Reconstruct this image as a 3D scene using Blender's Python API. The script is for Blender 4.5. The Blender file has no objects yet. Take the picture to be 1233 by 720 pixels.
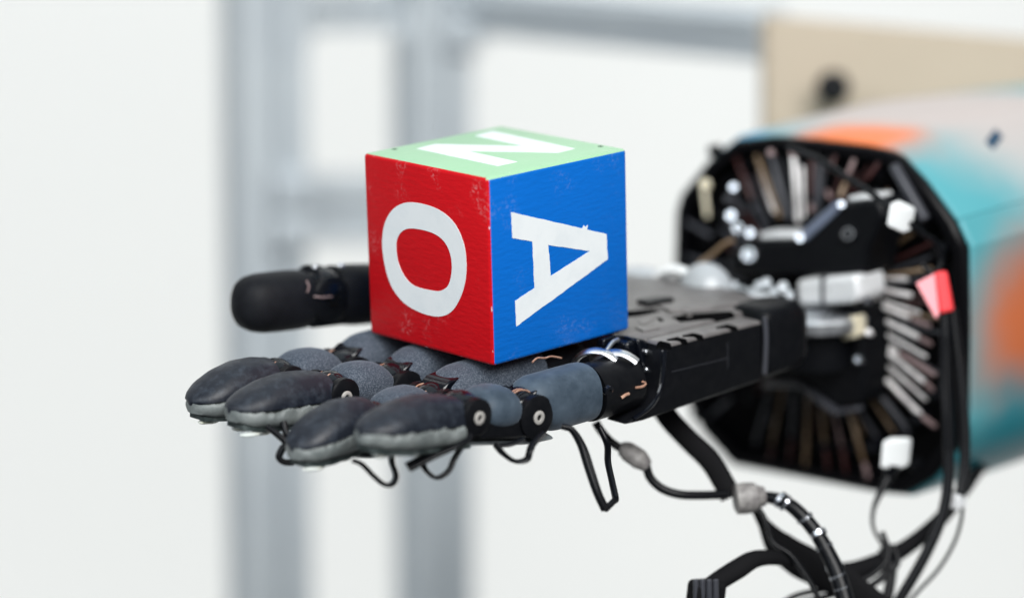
import bpy, bmesh, math, random
from mathutils import Vector, Matrix, noise

random.seed(7)
SC = bpy.context.scene
COL = SC.collection
S = 0.001                                   # everything below is modelled in millimetres

# ------------------------------------------------------------------ camera
F, PW, PH = 3600.0, 1233.0, 720.0
PITCH = math.radians(8)
CAM_LOC = Vector((0, 0, 1.30))
cp, sp = math.cos(PITCH), math.sin(PITCH)
CB = Matrix(((1, 0, 0), (0, -sp, cp), (0, -cp, -sp)))      # columns: right, down, forward
cam = bpy.data.cameras.new('camera')
cam.sensor_width = 36.0
cam.lens = F / PW * 36.0
cam.clip_start, cam.clip_end = 0.05, 50
cam.dof.use_dof = True
cam.dof.focus_distance = 0.862
cam.dof.aperture_fstop = 3.5
cam.dof.aperture_blades = 9
camo = bpy.data.objects.new('camera', cam)
camo.location = CAM_LOC
camo.rotation_euler = (math.radians(90) - PITCH, 0, 0)
COL.objects.link(camo)
SC.camera = camo

# ------------------------------------------------------------------ world and lamps
w = bpy.data.worlds.new('World'); SC.world = w; w.use_nodes = True
bg = w.node_tree.nodes['Background']
bg.inputs[0].default_value = (0.93, 0.97, 1.0, 1); bg.inputs[1].default_value = 0.15


def area(name, loc, target, sx, sy, power, col=(1, 1, 1)):
    l = bpy.data.lights.new(name, 'AREA'); l.shape = 'RECTANGLE'
    l.size, l.size_y, l.energy, l.color = sx, sy, power, col
    o = bpy.data.objects.new(name, l); o.location = loc
    o.rotation_euler = (Vector(target) - Vector(loc)).to_track_quat('-Z', 'Y').to_euler()
    COL.objects.link(o); return o


HANDPOS = (0, 0.86, 1.18)
area('ceiling_lamp', (-0.1, 1.0, 2.6), HANDPOS, 1.8, 1.2, 4.6, (0.80, 0.95, 1))
area('front_fill', (0.30, -0.30, 2.05), HANDPOS, 1.2, 0.8, 36, (1, 0.995, 0.98))  # unseen fill added to brighten the block's front faces
area('left_fill', (-1.3, -0.2, 2.0), HANDPOS, 0.8, 0.8, 13, (0.90, 0.96, 1))  # weak fill added from the left for the red face
area('wall_fill', (-0.2, 1.50, 2.25), (-0.2, 2.35, 1.62), 3.0, 0.5, 13, (1, 0.995, 0.985))  # unseen lamp added only to brighten the wall
area('low_wall_fill', (-0.2, 1.45, -0.05), (-0.2, 2.35, 0.30), 3.0, 0.5, 12.4, (1, 0.995, 0.98))  # second added lamp, evens out the wall from below, out of view

SC.view_settings.view_transform = 'Standard'
SC.view_settings.look = 'None'
SC.view_settings.gamma = 1.0
SC.view_settings.use_curve_mapping = False
SC.view_settings.exposure = 0.0
SC.cycles.use_denoising = True
SC.cycles.max_bounces = 8
SC.cycles.sample_clamp_indirect = 8

# ------------------------------------------------------------------ frames: the hand's own axes (mm)
# x runs from the fingertips to the wrist, y from the little finger to the thumb, z out of the palm
RH = Matrix(((0.73654282, -0.67588592, -0.02613235),
             (-0.18547853, -0.16466846, -0.96875281),
             (0.65046321, 0.71837492, -0.2466477)))
TH = Vector((-5.35121786, 19.37349291, 854.68413714))
RHI = RH.inverted()
HW = CB @ RH
HROT = HW.to_quaternion()


def world_of(h):
    return CAM_LOC + CB @ (RH @ Vector(h) + TH) * S


def ray(px, py):
    return Vector(((px - PW / 2) / F, (py - PH / 2) / F, 1.0))


def at(px, py, d):                          # a spot d mm away, in hand axes
    return RHI @ (ray(px, py) * d - TH)


def _on(px, py, i, val):
    o = -(RHI @ TH); d = RHI @ ray(px, py)
    return o + d * ((val - o[i]) / d[i])


def hx(px, py, v): return _on(px, py, 0, v)
def hy(px, py, v): return _on(px, py, 1, v)
def hz(px, py, v): return _on(px, py, 2, v)


# ------------------------------------------------------------------ materials
def mat(name, col, rough=0.5, metal=0.0, spec=0.5, n2=None, bump=None, coat=0.0, sheen=None, rvar=0.0):
    """n2 = (colour, noise scale, lo, hi): a second colour through a noise ramp; bump = (scale, mm)"""
    m = bpy.data.materials.new(name); m.use_nodes = True
    nt = m.node_tree; N, L = nt.nodes, nt.links
    b = N['Principled BSDF']
    b.inputs['Base Color'].default_value = (*col, 1)
    b.inputs['Roughness'].default_value = rough
    b.inputs['Metallic'].default_value = metal
    b.inputs['Specular IOR Level'].default_value = spec
    b.inputs['Coat Weight'].default_value = coat
    if sheen:
        b.inputs['Sheen Weight'].default_value = sheen[0]; b.inputs['Sheen Roughness'].default_value = sheen[1]
        b.inputs['Sheen Tint'].default_value = (0.72, 0.84, 1.0, 1)
    tc = N.new('ShaderNodeTexCoord')
    if n2:
        nz = N.new('ShaderNodeTexNoise'); nz.inputs['Scale'].default_value = n2[1]; nz.inputs['Detail'].default_value = 7
        nz.inputs['Roughness'].default_value = 0.65
        L.new(tc.outputs['Object'], nz.inputs['Vector'])
        r = N.new('ShaderNodeValToRGB'); r.color_ramp.elements[0].position = n2[2]; r.color_ramp.elements[1].position = n2[3]
        r.color_ramp.elements[0].color = (*col, 1); r.color_ramp.elements[1].color = (*n2[0], 1)
        L.new(nz.outputs['Fac'], r.inputs['Fac']); L.new(r.outputs['Color'], b.inputs['Base Color'])
    if rvar:
        nr = N.new('ShaderNodeTexNoise'); nr.inputs['Scale'].default_value = 180; nr.inputs['Detail'].default_value = 5
        L.new(tc.outputs['Object'], nr.inputs['Vector'])
        mr = N.new('ShaderNodeMapRange'); mr.inputs['From Min'].default_value = 0.3; mr.inputs['From Max'].default_value = 0.7
        mr.inputs['To Min'].default_value = max(0.03, rough - rvar); mr.inputs['To Max'].default_value = min(1, rough + rvar)
        L.new(nr.outputs['Fac'], mr.inputs['Value']); L.new(mr.outputs['Result'], b.inputs['Roughness'])
    if bump:
        nb = N.new('ShaderNodeTexNoise'); nb.inputs['Scale'].default_value = bump[0]; nb.inputs['Detail'].default_value = 6
        L.new(tc.outputs['Object'], nb.inputs['Vector'])
        bp = N.new('ShaderNodeBump'); bp.inputs['Distance'].default_value = bump[1] * S; bp.inputs['Strength'].default_value = 1.0
        L.new(nb.outputs['Fac'], bp.inputs['Height']); L.new(bp.outputs['Normal'], b.inputs['Normal'])
    return m


M = {}
M['rubber'] = mat('dark_rubber', (0.0045, 0.0075, 0.015), 0.50, n2=((0.040, 0.052, 0.070), 420, 0.48, 0.86), bump=(700, 0.07), spec=0.5, rvar=0.08, sheen=(0.05, 0.3))
M['thumb_rubber'] = mat('thumb_rubber', (0.0035, 0.004, 0.006), 0.62, n2=((0.008, 0.009, 0.012), 140, 0.4, 0.75), bump=(900, 0.03), spec=0.2, sheen=(0.04, 0.3))
M['dusty'] = mat('dusty_rubber', (0.030, 0.041, 0.060), 0.72, n2=((0.25, 0.285, 0.335), 2600, 0.44, 0.95), bump=(1500, 0.12), spec=0.25, sheen=(0.22, 0.4))
M['sleeve'] = mat('sleeve_rubber', (0.030, 0.047, 0.068), 0.55, n2=((0.073, 0.102, 0.136), 150, 0.35, 0.75), bump=(700, 0.05), spec=0.3, sheen=(0.22, 0.4))
M['grey'] = mat('grey_silicone', (0.11, 0.128, 0.128), 0.5, n2=((0.23, 0.252, 0.25), 200, 0.36, 0.72), bump=(500, 0.12))
M['board'] = mat('dark_board', (0.02, 0.03, 0.03), 0.45, n2=((0.09, 0.11, 0.11), 220, 0.45, 0.7))
M['film'] = mat('clear_film', (0.62, 0.66, 0.64), 0.25, n2=((0.75, 0.76, 0.62), 200, 0.5, 0.7))
M['strip'] = mat('grey_strip', (0.07, 0.08, 0.088), 0.4, n2=((0.16, 0.18, 0.19), 200, 0.4, 0.7), bump=(300, 0.1))
M['black'] = mat('black_anodised_metal', (0.004, 0.0045, 0.006), 0.36, spec=0.14, n2=((0.007, 0.0075, 0.009), 400, 0.4, 0.7), bump=(2500, 0.008), rvar=0.08)
M['gloss'] = mat('glossy_black_plastic', (0.003, 0.004, 0.007), 0.14, spec=0.5, bump=(500, 0.03))
M['palm'] = mat('lit_palm_metal', (0.115, 0.108, 0.108), 0.40, spec=0.6, n2=((0.165, 0.155, 0.155), 300, 0.4, 0.75), rvar=0.08)  # grazing reflection mixed into the black metal's base grey
M['pit'] = mat('dark_recess', (0.002, 0.002, 0.0025), 0.8, spec=0.1)
M['silver'] = mat('bare_steel', (0.78, 0.80, 0.83), 0.34, metal=1.0, rvar=0.1)
M['alu'] = mat('satin_aluminium', (0.90, 0.92, 0.94), 0.34, metal=0.2, rvar=0.1)
M['screw'] = mat('screw_steel', (0.60, 0.58, 0.55), 0.35, metal=0.4)
M['copper'] = mat('copper_thread', (0.40, 0.20, 0.13), 0.45, metal=0.3, n2=((0.62, 0.40, 0.30), 700, 0.4, 0.7))
M['cable'] = mat('black_cable', (0.003, 0.0035, 0.005), 0.32, spec=0.2)
M['cloth'] = mat('black_webbing', (0.006, 0.006, 0.007), 0.8, spec=0.12, bump=(1200, 0.15))
M['grey_plug'] = mat('grey_plug', (0.16, 0.15, 0.15), 0.5, n2=((0.3, 0.29, 0.28), 300, 0.4, 0.6), bump=(400, 0.3))
M['white_plug'] = mat('white_plug', (0.80, 0.83, 0.84), 0.4)
M['red_tape'] = mat('red_tape', (0.90, 0.05, 0.06), 0.4)
M['pink_tape'] = mat('pink_tape', (0.95, 0.36, 0.40), 0.45)
M['rod_pale'] = mat('pale_rod', (0.88, 0.86, 0.86), 0.3, metal=0.2, n2=((0.55, 0.52, 0.53), 120, 0.5, 0.65))
M['rod_tan'] = mat('tan_rod', (0.16, 0.105, 0.06), 0.4, n2=((0.26, 0.19, 0.13), 120, 0.45, 0.6))  # tan, darkened for the shade on the lower rods
M['rod_red'] = mat('maroon_rod', (0.045, 0.012, 0.012), 0.45)  # maroon, deepened for the shade on the lower rods
M['rod_rose'] = mat('rose_rod', (0.27, 0.19, 0.19), 0.4)
M['rod_dull'] = mat('dull_rod', (0.055, 0.058, 0.07), 0.4)
M['rim'] = mat('black_rim', (0.003, 0.003, 0.004), 0.3, spec=0.12)
M['edge_sheen'] = mat('bluish_sheen', (0.22, 0.26, 0.36), 0.35, metal=0.3)  # bluish light on the bracket's slanted edge, as a colour
M['bolt'] = mat('bolt_steel', (0.62, 0.65, 0.70), 0.25, metal=1.0)
M['cream'] = mat('cream_plastic', (0.72, 0.66, 0.5), 0.4)
M['milky'] = mat('milky_plastic', (0.42, 0.45, 0.48), 0.28, spec=0.6)
M['wall'] = mat('white_wall_paint', (0.84, 0.85, 0.835), 0.7, bump=(40, 0.4))
M['frame'] = mat('frame_aluminium', (0.47, 0.515, 0.55), 0.5, metal=0.1, n2=((0.51, 0.555, 0.585), 30, 0.4, 0.6))
M['wood'] = mat('beige_board', (0.42, 0.35, 0.265), 0.6, n2=((0.46, 0.385, 0.295), 12, 0.35, 0.7))


def shell_material():
    m = bpy.data.materials.new('painted_shell'); m.use_nodes = True
    nt = m.node_tree; N, L = nt.nodes, nt.links
    b = N['Principled BSDF']; b.inputs['Roughness'].default_value = 0.4; b.inputs['Specular IOR Level'].default_value = 0.3
    tc = N.new('ShaderNodeTexCoord')
    nz = N.new('ShaderNodeTexNoise'); nz.inputs['Scale'].default_value = 28; nz.inputs['Detail'].default_value = 3
    L.new(tc.outputs['Object'], nz.inputs['Vector'])
    wob = N.new('ShaderNodeVectorMath'); wob.operation = 'MULTIPLY_ADD'
    wob.inputs[1].default_value = (0.022,) * 3
    L.new(nz.outputs['Color'], wob.inputs[0]); L.new(tc.outputs['Object'], wob.inputs[2])
    off = N.new('ShaderNodeVectorMath'); off.operation = 'SUBTRACT'; off.inputs[1].default_value = (0.011,) * 3
    L.new(wob.outputs[0], off.inputs[0])
    cur = None
    base = (0.085, 0.325, 0.37)
    patches = [((245, -20, 38), 44, (0.40, 0.45, 0.46), 24), ((225, 30, 46), 54, (0.50, 0.435, 0.415), 26),
               ((172, 14, 38), 20, (0.74, 0.19, 0.06), 10), ((166, 62, 34), 12, (0.12, 0.34, 0.50), 6),
               ((200, -36, -21), 26, (0.54, 0.145, 0.055), 18), ((218, -36, 6), 15, (0.30, 0.13, 0.08), 10),
               ((192, -28, -60), 24, (0.012, 0.20, 0.25), 12), ((250, -25, -72), 36, (0.25, 0.28, 0.30), 10)]
    for c, r, colr, soft in patches:
        sb = N.new('ShaderNodeVectorMath'); sb.operation = 'DISTANCE'
        sb.inputs[1].default_value = [(c[i] - HAND_ORG[i]) * S for i in range(3)]
        L.new(off.outputs[0], sb.inputs[0])
        mr = N.new('ShaderNodeMapRange'); mr.interpolation_type = 'SMOOTHSTEP'
        mr.inputs['From Min'].default_value = (r - soft) * S; mr.inputs['From Max'].default_value = (r + soft) * S
        mr.inputs['To Min'].default_value = 1; mr.inputs['To Max'].default_value = 0
        L.new(sb.outputs['Value'], mr.inputs['Value'])
        mx = N.new('ShaderNodeMix'); mx.data_type = 'RGBA'
        L.new(mr.outputs['Result'], mx.inputs['Factor'])
        if cur is None: mx.inputs['A'].default_value = (*base, 1)
        else: L.new(cur, mx.inputs['A'])
        mx.inputs['B'].default_value = (*colr, 1)
        cur = mx.outputs['Result']
    L.new(cur, b.inputs['Base Color'])
    return m


def paint(name, col, chips, wear):
    """hand-brushed paint on the block: brush relief, pale chips along the edges, light scuffs on the face"""
    m = bpy.data.materials.new(name); m.use_nodes = True
    nt = m.node_tree; N, L = nt.nodes, nt.links
    b = N['Principled BSDF']; b.inputs['Roughness'].default_value = 0.38; b.inputs['Specular IOR Level'].default_value = 0.24
    tc = N.new('ShaderNodeTexCoord')
    ab = N.new('ShaderNodeVectorMath'); ab.operation = 'ABSOLUTE'; L.new(tc.outputs['Object'], ab.inputs[0])
    sx = N.new('ShaderNodeSeparateXYZ'); L.new(ab.outputs[0], sx.inputs[0])

    def mth(op, a, c):
        n = N.new('ShaderNodeMath'); n.operation = op
        for i, v in enumerate((a, c)):
            if isinstance(v, (int, float)): n.inputs[i].default_value = v
            else: L.new(v, n.inputs[i])
        return n.outputs[0]
    # the second largest of |x|,|y|,|z| says how near an edge is
    mxab = mth('MAXIMUM', mth('MINIMUM', sx.outputs[0], sx.outputs[1]),
               mth('MAXIMUM', mth('MINIMUM', sx.outputs[1], sx.outputs[2]), mth('MINIMUM', sx.outputs[0], sx.outputs[2])))
    edge = N.new('ShaderNodeMapRange'); edge.inputs['From Min'].default_value = 0.0258; edge.inputs['From Max'].default_value = 0.0272
    L.new(mxab, edge.inputs['Value'])
    n1 = N.new('ShaderNodeTexNoise'); n1.inputs['Scale'].default_value = 330; n1.inputs['Detail'].default_value = 6
    L.new(tc.outputs['Object'], n1.inputs['Vector'])
    e2 = mth('MULTIPLY', edge.outputs[0], n1.outputs['Fac'])
    chip = N.new('ShaderNodeMapRange'); chip.inputs['From Min'].default_value = chips; chip.inputs['From Max'].default_value = chips + 0.05
    L.new(e2, chip.inputs['Value'])
    # scuffs: fine specks inside a few blotches
    n2 = N.new('ShaderNodeTexNoise'); n2.inputs['Scale'].default_value = 75; n2.inputs['Detail'].default_value = 2
    n3 = N.new('ShaderNodeTexNoise'); n3.inputs['Scale'].default_value = 1100; n3.inputs['Detail'].default_value = 4
    for n in (n2, n3): L.new(tc.outputs['Object'], n.inputs['Vector'])
    sc = N.new('ShaderNodeMapRange'); sc.inputs['From Min'].default_value = 0.56; sc.inputs['From Max'].default_value = 0.78
    L.new(n2.outputs['Fac'], sc.inputs['Value'])
    sp_ = N.new('ShaderNodeMapRange'); sp_.inputs['From Min'].default_value = 0.50; sp_.inputs['From Max'].default_value = 0.66
    L.new(n3.outputs['Fac'], sp_.inputs['Value'])
    rim_ = N.new('ShaderNodeMapRange'); rim_.inputs['From Min'].default_value = 0.012; rim_.inputs['From Max'].default_value = 0.024
    L.new(mxab, rim_.inputs['Value'])
    scuff = mth('MULTIPLY', mth('MULTIPLY', mth('MULTIPLY', sc.outputs[0], rim_.outputs[0]), sp_.outputs[0]), wear)
    # broad unevenness of the coat
    n4 = N.new('ShaderNodeTexNoise'); n4.inputs['Scale'].default_value = 22; n4.inputs['Detail'].default_value = 4
    L.new(tc.outputs['Object'], n4.inputs['Vector'])
    hv = N.new('ShaderNodeMix'); hv.data_type = 'RGBA'
    hv.inputs['A'].default_value = (*[c * 0.9 for c in col], 1); hv.inputs['B'].default_value = (*[min(1, c * 1.08 + 0.002) for c in col], 1)
    L.new(n4.outputs['Fac'], hv.inputs['Factor'])
    mx = N.new('ShaderNodeMix'); mx.data_type = 'RGBA'; L.new(hv.outputs['Result'], mx.inputs['A'])
    mx.inputs['B'].default_value = (0.75, 0.70, 0.72, 1); L.new(scuff, mx.inputs['Factor'])
    m2 = N.new('ShaderNodeMix'); m2.data_type = 'RGBA'; L.new(mx.outputs['Result'], m2.inputs['A'])
    m2.inputs['B'].default_value = (0.62, 0.66, 0.76, 1); L.new(chip.outputs[0], m2.inputs['Factor'])
    L.new(m2.outputs['Result'], b.inputs['Base Color'])
    # brush strokes
    mp = N.new('ShaderNodeMapping'); mp.inputs['Scale'].default_value = (1, 1, 3.2); L.new(tc.outputs['Object'], mp.inputs['Vector'])
    n5 = N.new('ShaderNodeTexNoise'); n5.inputs['Scale'].default_value = 260; n5.inputs['Detail'].default_value = 5
    L.new(mp.outputs[0], n5.inputs['Vector'])
    bp = N.new('ShaderNodeBump'); bp.inputs['Distance'].default_value = 0.00022; L.new(n5.outputs['Fac'], bp.inputs['Height'])
    bp.inputs['Strength'].default_value = 0.85
    L.new(bp.outputs['Normal'], b.inputs['Normal'])
    return m


M['red'] = paint('red_paint', (0.53, 0.003, 0.008), 0.55, 0.32)
M['blue'] = paint('blue_paint', (0.0, 0.128, 0.53), 0.535, 0.12)
M['green'] = paint('green_paint', (0.325, 0.56, 0.355), 0.58, 0.2)
M['letter'] = mat('white_letter_paint', (0.76, 0.80, 0.82), 0.55, spec=0.3, n2=((0.69, 0.74, 0.77), 120, 0.45, 0.75), bump=(300, 0.05))
M['slot'] = mat('dark_blue_slot', (0.01, 0.05, 0.10), 0.6)
M['hole'] = mat('nail_hole', (0.03, 0.07, 0.04), 0.8)

# ------------------------------------------------------------------ mesh helpers (hand mm)
ORG = {}


def root(name, label, cat, org, group=None):
    o = bpy.data.objects.new(name, None)
    o.empty_display_size = 0.02
    o.rotation_mode = 'QUATERNION'; o.rotation_quaternion = HROT
    o.location = world_of(org)
    o['label'] = label; o['category'] = cat
    if group: o['group'] = group
    COL.objects.link(o); ORG[o] = Vector(org)
    return o


class MB:
    def __init__(self): self.v, self.f, self.mi = [], [], []

    def loft(self, rings, cap=True, mi=0, close=True):
        n = len(rings[0]); o = len(self.v)
        for r in rings: self.v += [Vector(p) for p in r]
        for i in range(len(rings) - 1):
            for j in range(n if close else n - 1):
                k = (j + 1) % n
                self.f.append((o + i * n + j, o + i * n + k, o + (i + 1) * n + k, o + (i + 1) * n + j)); self.mi.append(mi)
        if cap:
            self.f.append(tuple(o + j for j in reversed(range(n)))); self.mi.append(mi)
            e = o + (len(rings) - 1) * n
            self.f.append(tuple(e + j for j in range(n))); self.mi.append(mi)
        return self

    def prism(self, poly, vec, mi=0):
        a = [Vector(p) for p in poly]; vec = Vector(vec)
        return self.loft([a, [p + vec for p in a]], mi=mi)

    def box(self, c, ax, ay, az, mi=0):
        """half-axes"""
        c = Vector(c); ax, ay, az = Vector(ax), Vector(ay), Vector(az)
        return self.prism([c - ax - ay - az, c + ax - ay - az, c + ax + ay - az, c - ax + ay - az], az * 2, mi)

    def cyl(self, a, b, r, r2=None, n=20, mi=0):
        a, b = Vector(a), Vector(b); d = (b - a).normalized()
        u = d.orthogonal().normalized(); v = d.cross(u); r2 = r if r2 is None else r2
        R = lambda c, q: [c + (u * math.cos(t) + v * math.sin(t)) * q for t in [2 * math.pi * i / n for i in range(n)]]
        return self.loft([R(a, r), R(b, r2)], mi=mi)

    def lathe(self, a, d, prof, n=24, mi=0):
        """prof: (along, radius)"""
        a = Vector(a); d = Vector(d).normalized(); u = d.orthogonal().normalized(); v = d.cross(u)
        rings = []
        for s, r in prof:
            rings.append([a + d * s + (u * math.cos(t) + v * math.sin(t)) * max(r, 1e-3) for t in [2 * math.pi * i / n for i in range(n)]])
        return self.loft(rings, mi=mi)

    def ellipsoid(self, c, ax, ay, az, n=20, m=10):
        c = Vector(c); ax, ay, az = Vector(ax), Vector(ay), Vector(az); rings = []
        for i in range(m + 1):
            ph = -math.pi / 2 + math.pi * i / m; q = max(math.cos(ph), 1e-3)
            rings.append([c + az * math.sin(ph) + (ax * math.cos(t) + ay * math.sin(t)) * q for t in [2 * math.pi * j / n for j in range(n)]])
        return self.loft(rings)

    def tube(self, pts, r, n=10, sub=6, flat=1.0, wide=None):
        """r: radius or list; flat: second radius ratio, wide: direction of the wide side"""
        P = [Vector(p) for p in pts]; C = []; RR = []
        rl = r if isinstance(r, (list, tuple)) else [r] * len(P)
        for i in range(len(P) - 1):
            p0, p1, p2, p3 = P[max(i - 1, 0)], P[i], P[i + 1], P[min(i + 2, len(P) - 1)]
            for k in range(sub):
                t = k / sub
                C.append(0.5 * ((2 * p1) + (p2 - p0) * t + (2 * p0 - 5 * p1 + 4 * p2 - p3) * t * t + (3 * p1 - p0 - 3 * p2 + p3) * t ** 3))
                RR.append(rl[i] * (1 - t) + rl[i + 1] * t)
        C.append(P[-1]); RR.append(rl[-1])
        rings = []; u = None
        for i, c in enumerate(C):
            d = (C[min(i + 1, len(C) - 1)] - C[max(i - 1, 0)]).normalized()
            if wide is not None: u = (Vector(wide) - d * d.dot(Vector(wide)))
            elif u is None: u = d.orthogonal()
            else: u = u - d * d.dot(u)
            u = u.normalized(); v = d.cross(u)
            rings.append([c + (u * math.cos(t) + v * math.sin(t) * flat) * RR[i] for t in [2 * math.pi * j / n for j in range(n)]])
        return self.loft(rings)

    def build(self, name, m, parent, smooth=40, bevel=0.0, seg=2, subsurf=0, top=None):
        rt = parent
        while rt is not None and rt not in ORG: rt = rt.parent
        org = ORG[rt]
        me = bpy.data.meshes.new(name)
        me.from_pydata([(v - org) * S for v in self.v], [], self.f)
        ms = m if isinstance(m, (list, tuple)) else [m]
        for x in ms: me.materials.append(x)
        for p, i in zip(me.polygons, self.mi): p.material_index = i
        bm = bmesh.new(); bm.from_mesh(me); bmesh.ops.recalc_face_normals(bm, faces=bm.faces); bm.to_mesh(me); bm.free()
        if smooth:
            me.shade_smooth(); me.set_sharp_from_angle(angle=math.radians(smooth))
        o = bpy.data.objects.new(name, me); COL.objects.link(o)
        o.parent = parent
        if bevel:
            b = o.modifiers.new('bevel', 'BEVEL'); b.width = bevel * S; b.segments = seg; b.limit_method = 'ANGLE'; b.angle_limit = math.radians(35)
            b.harden_normals = False
        if subsurf:
            s = o.modifiers.new('sub', 'SUBSURF'); s.levels = s.render_levels = subsurf
        return o


def carve(o, cutters):
    """really cut the pockets out of a mesh (cutters are throw-away)"""
    tmp = []
    for c in cutters:
        c2 = c.build('cutter', M['pit'], o, smooth=0); tmp.append(c2)
        b = o.modifiers.new('cut', 'BOOLEAN'); b.operation = 'DIFFERENCE'; b.object = c2; b.solver = 'EXACT'
        b.material_mode = 'TRANSFER'
    bpy.context.view_layer.update()
    dg = bpy.context.evaluated_depsgraph_get()
    me = bpy.data.meshes.new_from_object(o.evaluated_get(dg))
    o.modifiers.clear(); old = o.data; o.data = me; me.name = o.name
    for c in tmp: bpy.data.objects.remove(c)
    me.shade_smooth(); me.set_sharp_from_angle(angle=math.radians(30))


def sgn(x, p): return math.copysign(abs(x) ** p, x)


def section(c, side, up, w, h, hb=None, e=2.0, n=24):
    """superellipse ring, h above the centre and hb below"""
    hb = h if hb is None else hb; out = []
    for i in range(n):
        t = 2 * math.pi * i / n; a, b = sgn(math.cos(t), 2 / e), sgn(math.sin(t), 2 / e)
        out.append(c + side * (w * a) + up * ((h if b > 0 else hb) * b))
    return out


# ================================================================== background
BACK = 2300.0
HAND_ORG = Vector((80, 22, -22))


def wbox(name, m, parent, x0, x1, z0, z1, y0, y1, bevel=0.0):
    """an upright box in world metres"""
    me = bpy.data.meshes.new(name)
    bm = bmesh.new(); bmesh.ops.create_cube(bm, size=1)
    off = parent.location if parent else Vector()
    for v in bm.verts:
        v.co = Vector(((x0 + x1) / 2 + v.co.x * (x1 - x0), (y0 + y1) / 2 + v.co.y * (y1 - y0), (z0 + z1) / 2 + v.co.z * (z1 - z0))) - off
    bm.to_mesh(me); bm.free(); me.materials.append(m)
    o = bpy.data.objects.new(name, me); COL.objects.link(o); o.parent = parent
    if bevel:
        b = o.modifiers.new('bevel', 'BEVEL'); b.width = bevel; b.segments = 2
    return o


def wpt(px, py, d):                         # world metres at d mm
    return CAM_LOC + CB @ (ray(px, py) * d) * S


wall = wbox('wall', M['wall'], None, -3, 3, -0.5, 3, 2.35, 2.45); wall['kind'] = 'structure'; wall['label'] = 'plain white wall behind the aluminium frame'; wall['category'] = 'wall'


def slotted(name, p0, p1, size, yaw, parent, m):
    """an aluminium extrusion with a T-slot down each side, from p0 to p1 (world metres)"""
    p0, p1 = Vector(p0), Vector(p1); d = (p1 - p0).normalized()
    ref = Vector((0, 0, 1)) if abs(d.z) < 0.7 else Vector((1, 0, 0))
    u = (ref - d * ref.dot(d)).normalized(); v = d.cross(u)
    c, s_ = math.cos(yaw), math.sin(yaw); u, v = u * c + v * s_, v * c - u * s_
    h, g, t = size / 2, size * 0.11, size * 0.2
    side = [(-h, -h), (-g, -h), (-g, -h + t), (g, -h + t), (g, -h)]
    prof = []
    for k in range(4):
        a = k * math.pi / 2
        prof += [(x * math.cos(a) - y * math.sin(a), x * math.sin(a) + y * math.cos(a)) for x, y in side]
    off = parent.location
    me = bpy.data.meshes.new(name); vs = [p + u * x + v * y - off for p in (p0, p1) for x, y in prof]; n = len(prof)
    me.from_pydata(vs, [], [(i, (i + 1) % n, n + (i + 1) % n, n + i) for i in range(n)] + [tuple(range(n)), tuple(range(n, 2 * n))])
    bm = bmesh.new(); bm.from_mesh(me); bmesh.ops.recalc_face_normals(bm, faces=bm.faces); bm.to_mesh(me); bm.free()
    me.materials.append(m)
    o = bpy.data.objects.new(name, me); COL.objects.link(o); o.parent = parent
    b = o.modifiers.new('bevel', 'BEVEL'); b.width = 0.001; b.segments = 2
    return o


fr = bpy.data.objects.new('aluminium_frame', None); COL.objects.link(fr)
fr.location = (wpt(320, 360, 1350).x, 1.33, 0.0)
fr['label'] = 'blurred grey aluminium frame of posts and rails standing before the white wall'; fr['category'] = 'frame'
for px, dd, sz, yw in ((321, 1350, 0.0315, 22), (521, 1375, 0.0285, 24)):
    q = wpt(px, 360, dd)
    slotted('post', (q.x, q.y, 0.0), (q.x, q.y, 1.75), sz, math.radians(yw), fr, M['frame'])
a, b_ = wpt(344, 13, 1352), wpt(520, 12, 1377); b_.z = a.z
slotted('rail', a, b_, 0.019, 0, fr, M['frame'])
a, b_ = wpt(536, 8, 1365), wpt(932, 42, 1210)
slotted('rail', a, b_, 0.0185, math.radians(14), fr, M['frame'])
a, b_ = wpt(344, 250, 1352), wpt(520, 250, 1377)
slotted('rail', a, b_, 0.030, 0, fr, M['frame'])

for px, py, dd in ((352, 34, 1330), (494, 34, 1352), (352, 278, 1330), (494, 278, 1352), (352, 228, 1330), (560, 40, 1345)):
    q = wpt(px, py, dd)
    wbox('corner_bracket', M['frame'], fr, q.x - 0.008, q.x + 0.008, q.z - 0.008, q.z + 0.008, q.y - 0.004, q.y + 0.004, 0.001)
    bm = bmesh.new(); bmesh.ops.create_cone(bm, cap_ends=True, segments=12, radius1=0.004, radius2=0.0036, depth=0.005, matrix=Matrix.Translation(Vector((q.x, q.y - 0.006, q.z)) - fr.location) @ Matrix.Rotation(math.pi / 2, 4, 'X'))
    me = bpy.data.meshes.new('bracket_bolt'); bm.to_mesh(me); bm.free(); me.materials.append(M['frame'])
    o = bpy.data.objects.new('bracket_bolt', me); COL.objects.link(o); o.parent = fr

# beige board and its knob
bo = bpy.data.objects.new('wooden_board', None); COL.objects.link(bo)
bo.location = wpt(1080, 250, 1152)
bo['label'] = 'blurred beige board standing behind the forearm'; bo['category'] = 'board'
poly = [wpt(919, 20, 1150), wpt(1330, 56, 1150), wpt(1330, 330, 1150), wpt(919, 330, 1150)]
me = bpy.data.meshes.new('panel'); dv = Vector((0, 0.018, 0))
me.from_pydata([p - bo.location for p in poly] + [p + dv - bo.location for p in poly], [],
               [(0, 1, 2, 3), (7, 6, 5, 4), (0, 4, 5, 1), (1, 5, 6, 2), (2, 6, 7, 3), (3, 7, 4, 0)])
me.materials.append(M['wood']); o = bpy.data.objects.new('panel', me); COL.objects.link(o); o.parent = bo
bv = o.modifiers.new('bevel', 'BEVEL'); bv.width = 0.002

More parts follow.
